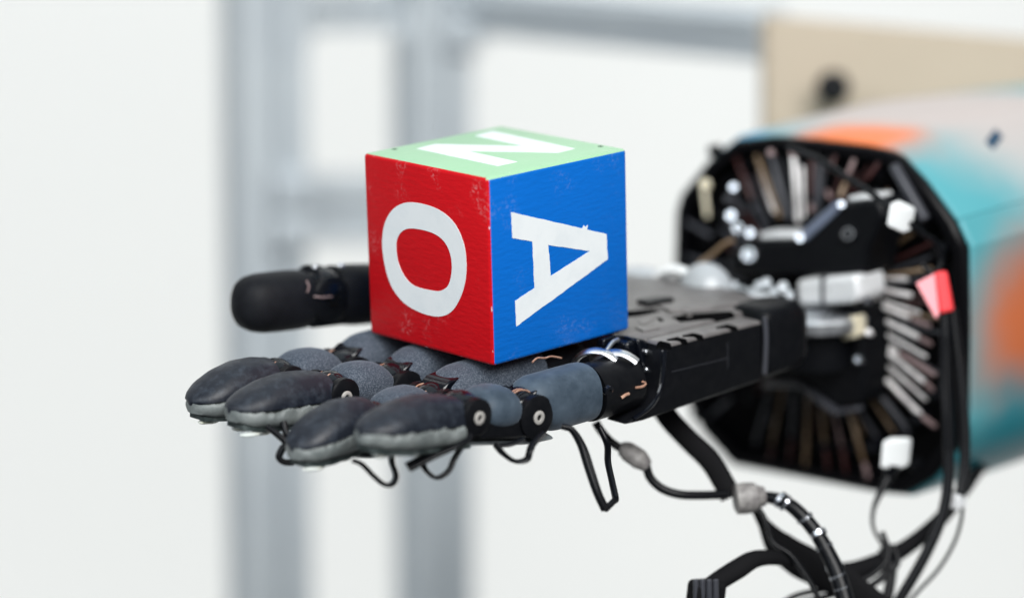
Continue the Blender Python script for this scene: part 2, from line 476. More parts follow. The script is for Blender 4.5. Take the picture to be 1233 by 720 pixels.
# ================================================================== the lettered block
BS = 55.0
blk = root('letter_block', 'wooden toy block with red, blue and green painted faces lettered O, A and N', 'toy block', (BS / 2, BS / 2, BS / 2))
mb = MB(); b = BS
c8 = [(0, 0, 0), (b, 0, 0), (b, b, 0), (0, b, 0), (0, 0, b), (b, 0, b), (b, b, b), (0, b, b)]
mb.v = [Vector(p) for p in c8]
mb.f = [(0, 3, 2, 1), (4, 5, 6, 7), (0, 1, 5, 4), (1, 2, 6, 5), (2, 3, 7, 6), (3, 0, 4, 7)]
mb.mi = [0, 2, 1, 2, 1, 0]
body = mb.build('body', [M['red'], M['blue'], M['green']], blk, smooth=30)
bm = bmesh.new(); bm.from_mesh(body.data)
bmesh.ops.bevel(bm, geom=bm.edges[:], offset=1.25 * S, segments=3, profile=0.5, affect='EDGES', clamp_overlap=True)
h = BS / 2 * S
for f in bm.faces:                          # round each edge in the colour of the face it leans to
    c = f.calc_center_median()
    k = max(range(3), key=lambda i: abs(c[i]))
    f.material_index = {0: 0, 1: 1, 2: 2}[k]
    if k == 2 and c.z < 0: f.material_index = 0
    if k == 0 and c.x > 0: f.material_index = 2
    f.smooth = True
bm.to_mesh(body.data); bm.free()
body.data.set_sharp_from_angle(angle=math.radians(40))


def letter(outer, inner, on, val, i, push):
    """a flat slab of paint a fifth of a millimetre thick lying on a face"""
    bm = bmesh.new()
    loops = []
    for poly in [outer] + ([inner] if inner else []):
        vs = []
        for px, py in poly:
            p = on(px, py, val); p[i] = val + push
            vs.append(bm.verts.new((p - ORG[blk]) * S))
        loops.append(vs)
    es = []
    for vs in loops:
        for j in range(len(vs)): es.append(bm.edges.new((vs[j], vs[(j + 1) % len(vs)])))
    bmesh.ops.triangle_fill(bm, use_beauty=True, use_dissolve=False, edges=es)
    r = bmesh.ops.extrude_face_region(bm, geom=bm.faces[:])
    for v in [g for g in r['geom'] if isinstance(g, bmesh.types.BMVert)]: v.co[i] -= push * 1.6 * S
    bmesh.ops.recalc_face_normals(bm, faces=bm.faces)
    me = bpy.data.meshes.new('letter'); bm.to_mesh(me); bm.free(); me.materials.append(M['letter'])
    o = bpy.data.objects.new('letter', me); COL.objects.link(o); o.parent = blk
    return o


def zc(pts, sc, ox, oy): return [(ox + x / sc, oy + y / sc) for x, y in pts]


def rough_edge(pts, amt, step):
    out = []
    for i in range(len(pts)):
        (x0, y0), (x1, y1) = pts[i], pts[(i + 1) % len(pts)]
        n = max(1, int(math.hypot(x1 - x0, y1 - y0) / step))
        for k in range(n):
            t = k / n; j = amt if k else amt * 0.4
            out.append((x0 + (x1 - x0) * t + random.uniform(-j, j), y0 + (y1 - y0) * t + random.uniform(-j, j)))
    return out


def smooth_loop(pts, sub=4):
    P = [Vector((x, y, 0)) for x, y in pts]; n = len(P); out = []
    for i in range(n):
        p0, p1, p2, p3 = P[i - 1], P[i], P[(i + 1) % n], P[(i + 2) % n]
        for k in range(sub):
            t = k / sub
            q = 0.5 * ((2 * p1) + (p2 - p0) * t + (2 * p0 - 5 * p1 + 4 * p2 - p3) * t * t + (3 * p1 - p0 - 3 * p2 + p3) * t ** 3)
            out.append((q.x, q.y))
    return out


O_out = zc([(230, 62), (330, 75), (420, 115), (490, 185), (535, 290), (548, 400), (540, 500), (510, 590), (465, 655), (400, 680), (310, 662),
            (215, 610), (150, 530), (115, 440), (95, 330), (93, 250), (110, 165), (155, 95)], 4.5, 440, 230)
O_in = zc([(255, 203), (345, 220), (410, 255), (450, 310), (468, 380), (467, 450), (450, 510), (415, 538), (370, 540), (270, 515), (215, 465),
           (180, 390), (168, 310), (175, 255), (205, 215)], 4.5, 440, 230)
A_out = zc([(68, 70), (455, 158), (462, 140), (472, 150), (484, 140), (480, 164), (585, 188), (592, 325), (97, 688), (90, 550), (195, 480), (183, 228), (75, 210)], 4.5, 600, 240)
A_in = zc([(270, 248), (497, 280), (283, 415)], 4.5, 600, 240)
N_out = zc([(480, 140), (605, 108), (1188, 232), (1070, 260), (420, 247), (780, 325), (640, 355), (68, 232), (200, 200), (830, 215)], 5.871, 490, 140)
letter(smooth_loop(O_out), smooth_loop(O_in), hx, 0.0, 0, -0.12)
letter(rough_edge(A_out, 0.28, 4), rough_edge(A_in, 0.3, 4), hy, 0.0, 1, -0.12)
letter(rough_edge(N_out, 0.05, 12), None, hz, BS, 2, 0.12)
for px, py in ((475, 180), (723, 176.5)):
    q = hz(px, py, BS)
    MB().cyl(q + Vector((0, 0, -1)), q + Vector((0, 0, 0.05)), 0.85, n=14).build('nail_hole', M['hole'], blk)

# ================================================================== the robot hand
hand = root('robot_hand', 'black robotic hand held palm up under the block, with teal and orange forearm', 'robot hand', HAND_ORG)
UP = Vector((0, 0, 1))


class Seg:
    """one finger bone: along d, near side s, up u"""
    def __init__(self, a, b, near=Vector((0, -1, 0))):
        self.a, self.b = Vector(a), Vector(b); self.d = (self.b - self.a); self.L = self.d.length; self.d.normalize()
        self.s = (near - self.d * near.dot(self.d)).normalized(); self.u = self.d.cross(self.s)
        if self.u.z < 0: self.u = -self.u

    def p(self, al, sd=0.0, up=0.0): return self.a + self.d * al + self.s * sd + self.u * up


def lerp_prof(prof, t):
    for (t0, *a), (t1, *b) in zip(prof, prof[1:]):
        if t <= t1:
            k = (t - t0) / (t1 - t0); k = k * k * (3 - 2 * k) * 0.4 + k * 0.6
            return [x + (y - x) * k for x, y in zip(a, b)]
    return list(prof[-1][1:])


def fingertip(seg, par, wd=8.0, c0=-1.5, hi=1.0, drop=0.0, seed=0, a0=3.5):
    """dark rubber cap above, grey silicone below with a ragged seam, thin board under it"""
    L = seg.L; rnd = random.Random(seed); rings = []; n = 20
    for i in range(22):
        t = i / 21; al = a0 + (L - a0) * t
        # plan width, round at the tip
        q = max(0.0, 1 - max(0, (t - 0.60) / 0.40) ** 2.3) ** 0.5
        w_ = wd * (0.90 + 0.10 * math.sin(min(1, t / 0.5) * math.pi / 2)) * max(q, 0.03)
        hh = lerp_prof([(0, 6.9), (0.16, 7.8), (0.38, 8.0), (0.58, 7.0), (0.77, 5.0), (0.92, 2.6), (1.0, 0.5)], t)[0] * hi
        cc = c0 - drop * t * t
        ring = []
        for k in range(n + 1):
            th = math.pi * k / n
            ring.append(seg.p(al, w_ * sgn(math.cos(th), 0.85), cc + hh * sgn(math.sin(th), 0.9)))
        for k in range(1, 6):
            x = -1 + 2 * k / 6; ring.append(seg.p(al, w_ * x, cc - 0.9))
        rings.append(ring)
    MB().loft(rings).build('fingertip_pad', M['rubber'], par, smooth=60)
    # grey underside
    rings = []; k_ = 46
    for i in range(k_ + 1):
        t = i / k_; al = a0 + 1.5 + (L - a0 - 1.7) * t
        q = max(0.0, 1 - max(0, (t - 0.55) / 0.45) ** 2.2) ** 0.5
        w_ = (wd + 0.15) * max(q, 0.05); cc = c0 - drop * t * t
        dep = lerp_prof([(0, 5.4), (0.5, 5.5), (0.8, 4.8), (1, 3.2)], t)[0]
        wav = lambda ph: 1.4 * noise.noise(Vector((al * 0.42, seed * 3.1 + ph, 0))) + 0.8 * noise.noise(Vector((al * 1.0, seed + ph, 5)))
        tl, tr = cc - 0.3 + wav(0), cc - 0.3 + wav(9)
        bl = cc - dep
        rings.append([seg.p(al, w_ * 0.86, tl + 0.1), seg.p(al, w_ + 0.1, tl - 0.7), seg.p(al, w_ + 0.2, (tl + bl) / 2), seg.p(al, w_ * 0.95, bl + 0.8), seg.p(al, w_ * 0.8, bl),
                      seg.p(al, -w_ * 0.8, bl), seg.p(al, -w_ * 0.95, bl + 0.8), seg.p(al, -w_ - 0.2, (tr + bl) / 2), seg.p(al, -w_ - 0.1, tr - 0.7), seg.p(al, -w_ * 0.86, tr + 0.1)])
    MB().loft(rings).build('fingertip_backing', M['grey'], par, smooth=55)
    # board
    rings = []
    for i in range(14):
        t = i / 13; al = 1 + (L - 3.5) * t
        w_ = wd * 0.78 * max(0.3, (1 - max(0, (t - 0.7) / 0.3) ** 2 * 0.9)) ** 0.5
        cc = c0 - drop * t * t - 5.35 + 1.4 * max(0, t - 0.72) / 0.28
        rings.append([seg.p(al, w_, cc), seg.p(al, w_, cc - 1.5), seg.p(al, -w_, cc - 1.5), seg.p(al, -w_, cc)])
    MB().loft(rings).build('fingertip_board', M['board'], par, smooth=30)
    # loose blobs of clear silicone underneath
    mb = MB()
    for _ in range(5):
        al = rnd.uniform(0.45, 0.9) * L; rr = rnd.uniform(1.0, 2.4)
        mb.ellipsoid(seg.p(al, rnd.uniform(-3, 5), c0 - drop * (al / L) ** 2 - 6.9), seg.d * rr * 1.8, seg.s * rr, seg.u * rnd.uniform(0.6, 1.2), 12, 6)
    mb.build('silicone_drip', M['film'], par)


def pad(seg, par, a0, a1, wd, hu, hd, c=0.0, e=2.3, m='dusty', name='middle_pad', sag=0.0, lip=0.0):
    rings = []; n = 18
    for i in range(n + 1):
        x = -1 + 2 * i / n
        q = max(1 - abs(x) ** 2.6, 0.0) ** (1 / 2.3)
        q = max(q, 0.03); al = (a0 + a1) / 2 + (a1 - a0) / 2 * x
        ring = section(seg.p(al, 0, c), seg.s, seg.u, wd * (0.55 + 0.45 * q) if q > 0.3 else wd * (q * 2.29), hu * q, hd * q, e)
        rings.append(ring)
    return MB().loft(rings).build(name, M[m], par, smooth=70)


def joint(seg, al, par, r=5.2, half=7.4, up=0.0, screw=1.9):
    b = seg.p(al, half, up)
    mb = MB()
    for sd in (-1, 1):
        mb.lathe(seg.p(al, sd * (half - 2.6), up), seg.s * sd, [(0, r), (2.1, r), (2.6, r * 0.86)], 28)
    mb.lathe(seg.p(al, -half + 2, up), seg.s, [(0, r * 0.7), (2 * half - 4, r * 0.7)], 24)
    mb.build('joint', M['black'], par, smooth=50)
    # the shiny barrel that shows between the pads
    MB().ellipsoid(seg.p(al, 0, up + 0.8), seg.d * r * 1.0, seg.s * half * 0.86, seg.u * r * 1.05, 20, 10).build('joint_barrel', M['gloss'], par)
    if screw:
        b2 = b
        MB().lathe(b2, seg.s, [(-0.3, screw), (0.35, screw), (0.5, screw * 0.85), (0.5, screw * 0.5), (-0.1, screw * 0.42), (-0.1, 0.0)], 20).build('screw', M['screw'], par, smooth=30)


def tendons(seg, al, par, up, spread=(-2.2, 0.4, 2.6), ln=6.0, r=0.24):
    mb = MB()
    for k, sd in enumerate(spread):
        j = random.uniform(-0.5, 0.5)
        mb.tube([seg.p(al - ln / 2, sd + j, up - 1.2), seg.p(al - ln / 6, sd, up + 0.2), seg.p(al + ln / 6, sd - j, up + 0.3), seg.p(al + ln / 2, sd - j, up - 1.0)], r, 8, 4)
    mb.build('tendon', M['copper'], par)


def sleeve(seg, par_or_root, a0, a1, wd, ht, c=0.0, lip=4.0, name='finger', m='sleeve', e=2.4):
    """the rubber-sleeved base bone; its upper lip reaches forward over the joint"""
    rings = []; n = 26; N_ = 16
    for i in range(n + 1):
        t = i / n
        al = a0 + (a1 - a0) * t
        k = 1.0
        if t > 0.72: k = 1 - 0.38 * ((t - 0.72) / 0.28) ** 2.2
        if t < 0.05: k = 0.985
        sec = section(seg.p(0, 0, c), seg.s, seg.u, wd * (0.72 + 0.28 * k), ht * k, ht * (0.6 + 0.4 * k), e, 28)
        out = []
        for q in sec:
            hh = (q - seg.p(0, 0, c)).dot(seg.u) / ht
            sh = lip * max(-0.75, hh) * max(0, (t - 0.35) / 0.65)
            # squared-off rear edge, curled front edge
            out.append(q + seg.d * (al + sh))
        rings.append(out)
    return MB().loft(rings).build(name, M[m], par_or_root, smooth=60)


def link(seg, par, a0, a1, wd, cu, cd):
    mb = MB()
    mb.loft([[seg.p(a, x * wd, cu if y > 0 else cd) for x, y in ((-1, -1), (1, -1), (1, 1), (-1, 1))] for a in (a0, a1)])
    mb.build('link', M['black'], par, bevel=0.8, smooth=30)


FING = [  # MCP, PIP, DIP, TIP
    dict(m=(48, -8, -12.2), p=(1.5, -9, -11.6), d=(-21.5, -9.5, -6.8), t=(-58.2, -11, -0.6), wd=8.3, c0=-2.2, drop=1.2),
    dict(m=(40, 13.5, -10.6), p=(-12, 13, -11.5), d=(-35, 12.5, -11.5), t=(-65, 11.5, -9.6), wd=8.0, c0=1.0, drop=3.2),
    dict(m=(40, 36, -10.2), p=(-8, 36, -11.0), d=(-31.5, 36, -7.6), t=(-67.5, 36, -3.6), wd=8.2, c0=-0.8, drop=0.8),
    dict(m=(40, 58, -10.2), p=(-9, 58, -10.6), d=(-33.5, 58, -7.6), t=(-65, 58, -6.4), wd=8.2, c0=0.0, drop=1.5),
]
for i, f in enumerate(FING):
    pr = Seg(f['m'], f['p']); mi_ = Seg(f['p'], f['d']); di = Seg(f['d'], f['t'])
    if i == 0:
        fo = sleeve(pr, hand, 21.0, 43.0, 8.2, 8.6, c=0.6, lip=5.0)
    else:
        fo = sleeve(pr, hand, 14.0, pr.L - 4.5, 8.6, 9.2, c=0.8, lip=4.0, m='dusty')
        # steel-black tube towards the knuckle, under the block
        MB().lathe(pr.p(-4), pr.d, [(0, 7.6), (1, 8.2), (18, 8.2)], 28).build('knuckle_tube', M['black'], fo)
    # middle bone
    link(mi_, fo, 2, mi_.L - 2, 6.6, -1.5, -6.6)
    pad(mi_, fo, 3.2 if i else 4.4, mi_.L - (2.0 if i else 3.6), 8.1, 7.2, 5.6, c=1.0 if i else 0.6, m='dusty' if i else 'sleeve')
    joint(mi_, 0, fo, 6.3, 7.9, -0.4, 2.0)
    joint(di, 0, fo, 5.4, 7.8, -0.2, 1.9)
    tendons(mi_, 0.8 if i else 2.6, fo, 5.6 if i else 6.2, spread=(-3.4, -1.6, 1.2) if i else (1.5, 3.2), ln=8.5)
    MB().prism([mi_.p(al_, -5.2, u_) for al_, u_ in ((-6.5, 3.0), (1.5, 3.2), (0.2, 6.2), (-2.2, 7.8), (-6.5, 8.2))], mi_.s * 10.4).build('tendon_guide', M['gloss'], fo, bevel=0.6)
    if i: tendons(di, 1.0, fo, 5.2, spread=(-2, 1.5), ln=5)
    fingertip(di, fo, f['wd'], f['c0'], 1.0, f['drop'], seed=i + 3)
    # grey flexible strip that runs along the back of the finger
    mb = MB()
    pts = [di.p(di.L * 0.35, 0, f['c0'] - 7.6), di.p(2, 0, -8.4), mi_.p(mi_.L * 0.5, 0, -8.3), mi_.p(0, 0, -8.4), pr.p(pr.L * 0.82, 0, -8.9)]
    mb.tube(pts, 5.0, 12, 6, flat=0.2, wide=(0, 1, 0)); mb.build('sensor_strip', M['strip'], fo)
    if i == 0: LF, LP, LM, LD = fo, pr, mi_, di

# ---- little finger base: black tube, set screw, steel rings, copper threads
MB().lathe(LP.p(1.0, 0, -0.2), LP.d, [(0, 6.2), (1.2, 8.0), (2.6, 8.6), (18.6, 8.6), (18.6, 7.5)], 40).build('knuckle_tube', M['black'], LF, smooth=40)
q = hy(733, 471, -16.6)
sdir = Vector((0.0, -0.94, -0.28)).normalized()
MB().lathe(q, sdir, [(-0.9, 1.65), (0.25, 1.65), (0.42, 1.35), (0.42, 0.75), (-0.5, 0.62), (-0.5, 0)], 22).build('set_screw', M['gloss'], LF, smooth=30)
for (x, y, z, R_, r_) in ((42.0, -8.2, -10.9, 8.6, 1.7), (37.6, -4.4, -9.8, 8.2, 1.6)):
    mb = MB(); rings = []
    ax = Vector((0.86, 0.40, 0.18)).normalized(); u = Vector((0, 0, 1)); u = (u - ax * u.dot(ax)).normalized(); v = ax.cross(u)
    pts = [Vector((x, y, z)) + (u * math.cos(t) + v * math.sin(t)) * R_ for t in [math.radians(a) for a in range(-80, 47, 9)]]
    mb.tube(pts, r_, 10, 2, flat=0.55, wide=ax); mb.build('steel_ring', M['silver'], LF)
mb = MB()
pts = [hy(a, b_, v_) for a, b_, v_ in ((766, 463, -15.5), (773, 459.5, -16.2), (777, 462, -16.3), (773, 465.5, -16.9), (766, 466.5, -17.1))]
mb.tube(pts, 0.42, 8, 6)
mb.tube([hy(748, 479, -16.9), hy(753, 475.5, -17.1), hy(757, 474, -17.0)], 0.5, 8, 4)
mb.build('tendon', M['copper'], LF)
mb = MB()
mb.tube([hy(563, 412 + 32, -3), hy(641, 436, -3), hy(647, 431, -2.5), hy(656, 431, -2), hy(664, 429, -1.5), hy(676, 431, -1)][1:], 0.28, 8, 6)
mb.build('thread', M['copper'], LF)

# ---- palm
pl = MB(); zt = -1.2
pl.prism([Vector((x, y, zt)) for x, y in ((55, -7), (97, -7), (113, -1), (116, 30), (104, 62), (58, 66), (50, 60), (51, 2))], (0, 0, -17))
palm = pl.build('palm', M['palm'], hand, bevel=1.0, smooth=30)
cut = []


def cutpoly(px, z0=2.0, z1=-5.0, at_z=zt):
    P = [hz(x, y, at_z) for x, y in px]
    return MB().prism([Vector((p.x, p.y, z0)) for p in P], (0, 0, z1 - z0))


cut.append(cutpoly([(808, 382), (826, 378), (880, 374.5), (885, 378), (880, 382.2), (819, 388)]))
cut.append(cutpoly([(745, 375), (787, 372), (797, 375), (770, 380.5), (745, 383)]))
cut.append(cutpoly([(790, 382), (797, 383), (800, 387), (794, 387)]))
carve(palm, cut)
for (px, py, r_) in ((829, 376.5, 1.6), (804, 371.5, 1.4), (862, 364, 2.2)):
    q = hz(px, py, zt)
    MB().lathe(q, UP, [(-1, r_), (0.4, r_), (0.55, r_ * 0.8), (0.55, 0)], 18).build('palm_screw', M['palm'], palm, smooth=30)
MB().prism([hz(x, y, zt + 0.3) for x, y in ((766, 385), (783, 380), (789, 384), (774, 391))], (0, 0, -1.5)).build('palm_insert', M['palm'], palm, bevel=0.4)

MB().prism([hz(x, y, zt + 0.9) for x, y in ((792, 366), (842, 362.5), (880, 360), (892, 364), (852, 370), (806, 373))], (0, 0, -1.6)).build('palm_plate', M['palm'], palm, bevel=0.4)
MB().prism([hz(x, y, zt + 0.6) for x, y in ((764, 393), (786, 391), (795, 394), (775, 398))], (0, 0, -1.6)).build('palm_plate', M['palm'], palm, bevel=0.3)
MB().prism([hz(x, y, zt + 1.4) for x, y in ((766, 360), (800, 356), (812, 358), (780, 364))], (0, 0, -2.4)).build('palm_plate', M['black'], palm, bevel=0.4)

# near edge of the palm: the long black block with pockets milled in its top edge
prof = [(54.5, -1.4), (95.2, -2.2), (95.2, -21.0), (44, -22.6), (36.5, -22.2), (41, -20.6), (47.5, -18.2), (51, -14), (52.6, -8)]
mb = MB().prism([Vector((x, -16.2, z)) for x, z in prof], (0, 9.1, 0))
blkside = mb.build('side_block', [M['black'], M['palm']], hand, bevel=2.2, seg=3, smooth=30)
cut = []
for px, py, w_ in ((798, 407.5, 2.6), (817, 403.5, 2.8), (836, 398.5, 3.0), (877, 389.5, 3.2)):
    q = hy(px, py, -15)
    cut.append(MB().prism([Vector((q.x - w_ * 1.1, -13.2, 3)), Vector((q.x + w_ * .6, -18, 3)), Vector((q.x + w_ * .9, -18, 3)), Vector((q.x + w_ * .9, -11.8, 3)), Vector((q.x - w_ * .6, -11.8, 3))], (0, 0, -6.4)))
carve(blkside, cut)
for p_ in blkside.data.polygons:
    if p_.normal.z > 0.25 and p_.material_index == 0 and p_.center.z * 1000 + HAND_ORG.z > -4.5: p_.material_index = 1  # upward faces take the grey that carries reflected light
MB().prism([Vector((x, -16.23, z)) for x, z in ((56, -10.05), (80, -10.75), (80, -10.9), (56, -10.2))], (0, 0.15, 0)).build('scratch', M['rod_dull'], blkside, smooth=0)
MB().prism([Vector((x, -16.23, z)) for x, z in ((79.9, -6), (80.05, -6), (80.05, -14), (79.9, -14))], (0, 0.15, 0)).build('scratch', M['rod_dull'], blkside, smooth=0)
# shiny lip under the finger and the fork round the knuckle
mb = MB().tube([Vector((53.4, -16.0, -3)), Vector((52.6, -16.3, -8)), Vector((51, -16.4, -14)), Vector((47, -16.4, -18.6)), Vector((40, -16, -21.2))], 0.75, 8, 5)
mb.build('fork_edge', M['gloss'], blkside)
mb = MB()
mb.box((50.5, -2.5, -4.6), (3.6, 0, 0), (0, 4.4, 0), (0, 0, 3.4)); mb.build('knuckle_fork', M['gloss'], hand, bevel=0.9)
mb = MB()
mb.prism([hy(x, y, -1.5) for x, y in ((726, 420), (727, 409), (741, 404), (757, 404), (760, 408), (742, 409), (741, 420))], (0, 3, 0)); mb.build('knuckle_fork', M['gloss'], hand, bevel=0.6)
mb = MB()
mb.prism([hy(x, y, -8.5) for x, y in ((768, 408), (776, 409), (783, 413), (785, 440), (780, 452), (773, 440), (770, 424))], (0, 7, 0)); mb.build('knuckle_fork', M['gloss'], hand, bevel=0.8)

for px, py, v_, r_ in ((741, 413, -1, 1.0), (753, 410, -1, 0.8), (779, 424, -9, 0.9), (779, 445, -10, 0.7)):
    q = hy(px, py, v_); MB().lathe(q, (0, -1, 0.1), [(-1, r_), (0.3, r_), (0.5, r_ * .7), (0.5, 0)], 14).build('knuckle_pin', M['bolt'], hand, smooth=40)
MB().tube([hy(722, 441, -6), hy(729, 425, -5), hy(737, 413, -4), hy(744, 409, -3)], 0.7, 8, 5).build('knuckle_strut', M['silver'], hand)

# rounded black cover at the heel
mb = MB(); rings = []
for x, k, dz in ((96.4, 0.86, 0), (97.2, 0.95, 0), (99, 1.0, 0), (108, 1.0, 0.1), (113, 0.95, 0.0), (116, 0.80, -0.4), (117.5, 0.55, -0.8)):
    rings.append(section(Vector((x, -9.0, -10.2 + dz)), Vector((0, -1, 0)), UP, 8.2 * k, 10.9 * k, 11.0 * k, 5.0, 32))
mb.loft(rings).build('heel_cover', M['black'], hand, smooth=50)
MB().tube([Vector((96.1, -16.4, -1.5)), Vector((96.4, -16.6, -8)), Vector((96.1, -16.2, -19))], 0.8, 8, 4).build('heel_reflection', M['rod_dull'], hand)  # grey strip standing in for a reflection along the heel

# ---- thumb
t0, t1, t2, t3 = Vector((74, 70, -9)), Vector((30, 82, 2.4)), Vector((4.0, 85, 5.8)), Vector((-22.8, 86, 8.4))
s1, s2, s3 = Seg(t1, t0), Seg(t1, t2), Seg(t2, t3)
rings = []
for al, k in ((4.6, 0.80), (5.2, 0.92), (6.4, 0.98), (10, 1.0), (18, 1.0), (24, 0.985), (27.5, 0.92), (30, 0.80), (31.6, 0.62), (32.6, 0.36), (33, 0.08)):
    rings.append(section(s3.p(al * 0.9 if al > 10 else al, 0, -0.3), s3.s, s3.u, 8.6 * k, 8.9 * k, 9.2 * k, 2.5, 30))
thumb = MB().loft(rings).build('thumb', M['thumb_rubber'], hand, smooth=60)
MB().lathe(s3.p(0, -8.3), s3.s, [(0, 6.4), (0.6, 7.3), (16.0, 7.3), (16.6, 6.4)], 30).build('thumb_joint', M['black'], thumb)
MB().ellipsoid(s3.p(-0.5, 2, 2.5), s3.d * 6.2, s3.s * 7, s3.u * 6.6, 20, 10).build('joint_barrel', M['gloss'], thumb)
MB().lathe(s3.p(0, 8.3), s3.s, [(-0.3, 2.2), (0.4, 2.2), (0.4, 1.2), (0, 1.0), (0, 0)], 18).build('screw', M['pit'], thumb)
link(s3, thumb, -8, 6, 6.5, 3, -8.6)
rings = []
for al, k in ((2, 0.9), (4, 0.98), (14, 1.0), (19, 0.96), (21, 0.86)):
    rings.append(section(s2.p(al, 0, 0), s2.s, s2.u, 8.6 * k, 9.2 * k, 9.4 * k, 2.8, 28))
MB().loft(rings).build('thumb_middle', M['thumb_rubber'], thumb, smooth=60)
rings = []
for al, k in ((-6, 0.85), (0, 1), (30, 1.05), (44, 1.0)):
    rings.append(section(s1.p(al, 0, 0), s1.s, UP, 9 * k, 8.6 * k, 8.6 * k, 3, 28))
MB().loft(rings).build('thumb_base', M['black'], thumb, smooth=50)
for px, py, r_ in ((379, 322, 0.9), (410, 320, 1.25)):
    q = hy(px, py, 80)
    MB().ellipsoid(q, (r_, 0, 0), (0, r_, 0), (0, 0, r_ * 0.8), 14, 8).build('screw', M['silver'], thumb)
MB().tube([hy(378, 357, 76.5), hy(388, 358, 75.6), hy(400, 357, 76.5)], 0.25, 8, 4).build('tendon', M['rod_rose'], thumb)
MB().tube([hy(369, 338, 76.5), hy(372, 345, 75.8), hy(370, 352, 76)], 0.25, 8, 4).build('tendon', M['rod_rose'], thumb)

# ---- milky thumb base shells and steel bits behind the palm
mb = MB(); c = hx(850, 352, 116)
mb.ellipsoid(c, (8, 2, 0), (-2, 9, 0), (0, 0, 9.6), 28, 14).build('thumb_base_shell', M['milky'], hand)
c = hx(814, 356, 114)
pts = [c + Vector((0, 8.5 * math.cos(a), 0)) + Vector((0, 0, 8.6)) * math.sin(a) + Vector((-3 * math.cos(a), 0, 0)) for a in [math.radians(d) for d in range(0, 181, 15)]]
MB().tube(pts, 2.2, 12, 3, flat=0.7, wide=(1, 0.6, 0)).build('thumb_base_highlight', M['alu'], hand)  # pale arc standing in for the shell's edge highlight
c = hx(772, 345, 112)
MB().ellipsoid(c, (9, 3, 0), (-3, 12, 0), (0, 0, 6.5), 28, 14).build('thumb_base_shell', M['milky'], hand)
for px, py, r_ in ((884, 343, 1.6), (893, 350, 1.9), (906, 352, 2.2), (914, 343, 1.8), (923, 340, 2.0), (932, 350, 1.7), (943, 345, 2.2), (951, 354, 1.6), (920, 356, 1.5)):
    q = hx(px, py, 128)
    MB().lathe(q, Vector((-0.6, -0.4, 0.7)), [(-3, r_ * .5), (-1, r_ * .5), (-1, r_ * .75), (0.4, r_ * .75), (0.4, r_ * .4), (-0.4, 0)], 18).build('wrist_screw', M['silver'], hand, smooth=40)
MB().tube([hx(878, 350, 129), hx(896, 361, 129), hx(922, 365, 129), hx(952, 374, 129)], [2.4, 3.2, 3.6, 3.0], 14, 6, 0.7).build('wrist_band', M['alu'], hand)
mb = MB(); mb.tube([hx(842, 318, 128), hx(858, 306, 130), hx(872, 294, 132), hx(884, 289, 134)], 0.8, 10, 5); mb.build('wrist_cord', M['rod_tan'], hand)

# ---- wrist drum
q0 = hx(995, 352, 150)
mb = MB(); mb.prism([hx(x, y, 146) for x, y in ((958, 338), (1030, 331), (1034, 358), (1028, 366), (960, 368))], (14, 0, 0)); mb.build('wrist_drum', M['alu'], hand, bevel=1.8, seg=3)
MB().prism([hx(x, y, 145.6) for x, y in ((988, 334), (992, 334), (992, 370), (988, 370))], (2, 0, 0)).build('drum_seam', M['rod_dull'], hand, smooth=30)
c = hx(985, 380, 150)
MB().lathe(c + Vector((0, 0, -3)), UP, [(0, 15.5), (1, 17), (4.2, 17), (5.2, 16), (5.2, 12)], 40).build('wrist_disc', M['silver'], hand, smooth=40)
MB().cyl(c + Vector((0, 0, -16)), c + Vector((0, 0, -3)), 11, n=32).build('wrist_column', M['black'], hand)
mb = MB(); mb.prism([hx(x, y, 148) for x, y in ((1011, 384), (1028, 381), (1029, 407), (1013, 410))], (6, 0, 0)); mb.build('cream_block', M['cream'], hand, bevel=0.8)
# struts linking palm and forearm
mb = MB(); mb.cyl(Vector((108, 20, -12)), Vector((166, 28, -22)), 10, n=28); mb.build('wrist_shaft', M['black'], hand)

# ---- forearm
XP = 165.0
OUT = [(812, 256), (818, 235), (850, 195), (884, 169), (930, 165), (985, 170), (1040, 177), (1068, 183), (1082, 190), (1110, 220), (1145, 268), (1160, 300), (1161, 400), (1160, 500),
       (1150, 540), (1122, 575), (1088, 595), (1050, 592), (965, 576), (880, 560), (845, 522), (826, 488), (812, 400), (810, 330)]
OL = [hx(x, y, XP) for x, y in OUT]
CEN = sum(OL, Vector()) / len(OL)


def scaled(k, x, dz=0.0): return [Vector((x, CEN.y + (p.y - CEN.y) * k, CEN.z + (p.z - CEN.z) * k + dz)) for p in OL]


# rim ring and recessed dark plate
mb = MB(); mb.loft([scaled(1.0, XP + 5), scaled(1.0, XP + 1), scaled(0.985, XP), scaled(0.93, XP), scaled(0.925, XP + 6), scaled(0.925, XP + 9)], cap=False)
rim = mb.build('forearm_rim', M['rim'], hand, smooth=35)
MB().prism(scaled(0.95, XP + 8), (3, 0, 0)).build('forearm_plate', M['pit'], hand, smooth=30)
# painted shell in two panels
M['shell'] = shell_material()


def arc(idx, k, x, dz): P = scaled(k, x, dz); return [P[i % len(P)] for i in idx]


def panel(idx, name):
    rings = []
    for x, k, top in ((XP + 3, 1.012, 0), (XP + 4, 1.02, 0), (XP + 30, 1.03, 1), (XP + 70, 1.035, 1), (XP + 120, 1.02, -3), (XP + 190, 0.99, -8)):
        outer = arc(idx, k, x, 0); inner = arc(idx, k - 0.045, x, 0)
        for P in (outer, inner):
            for p in P:
                if p.z > CEN.z: p.z += top * ((p.z - CEN.z) / 60) ** 2
        rings.append(outer + inner[::-1])
    return MB().loft(rings).build(name, M['shell'], hand, smooth=25, bevel=0.6)


n_ = len(OL)
panel(list(range(n_ - 2, n_ + 11)), 'shell_panel')
pl2 = panel(list(range(10, n_ - 1)), 'shell_panel')
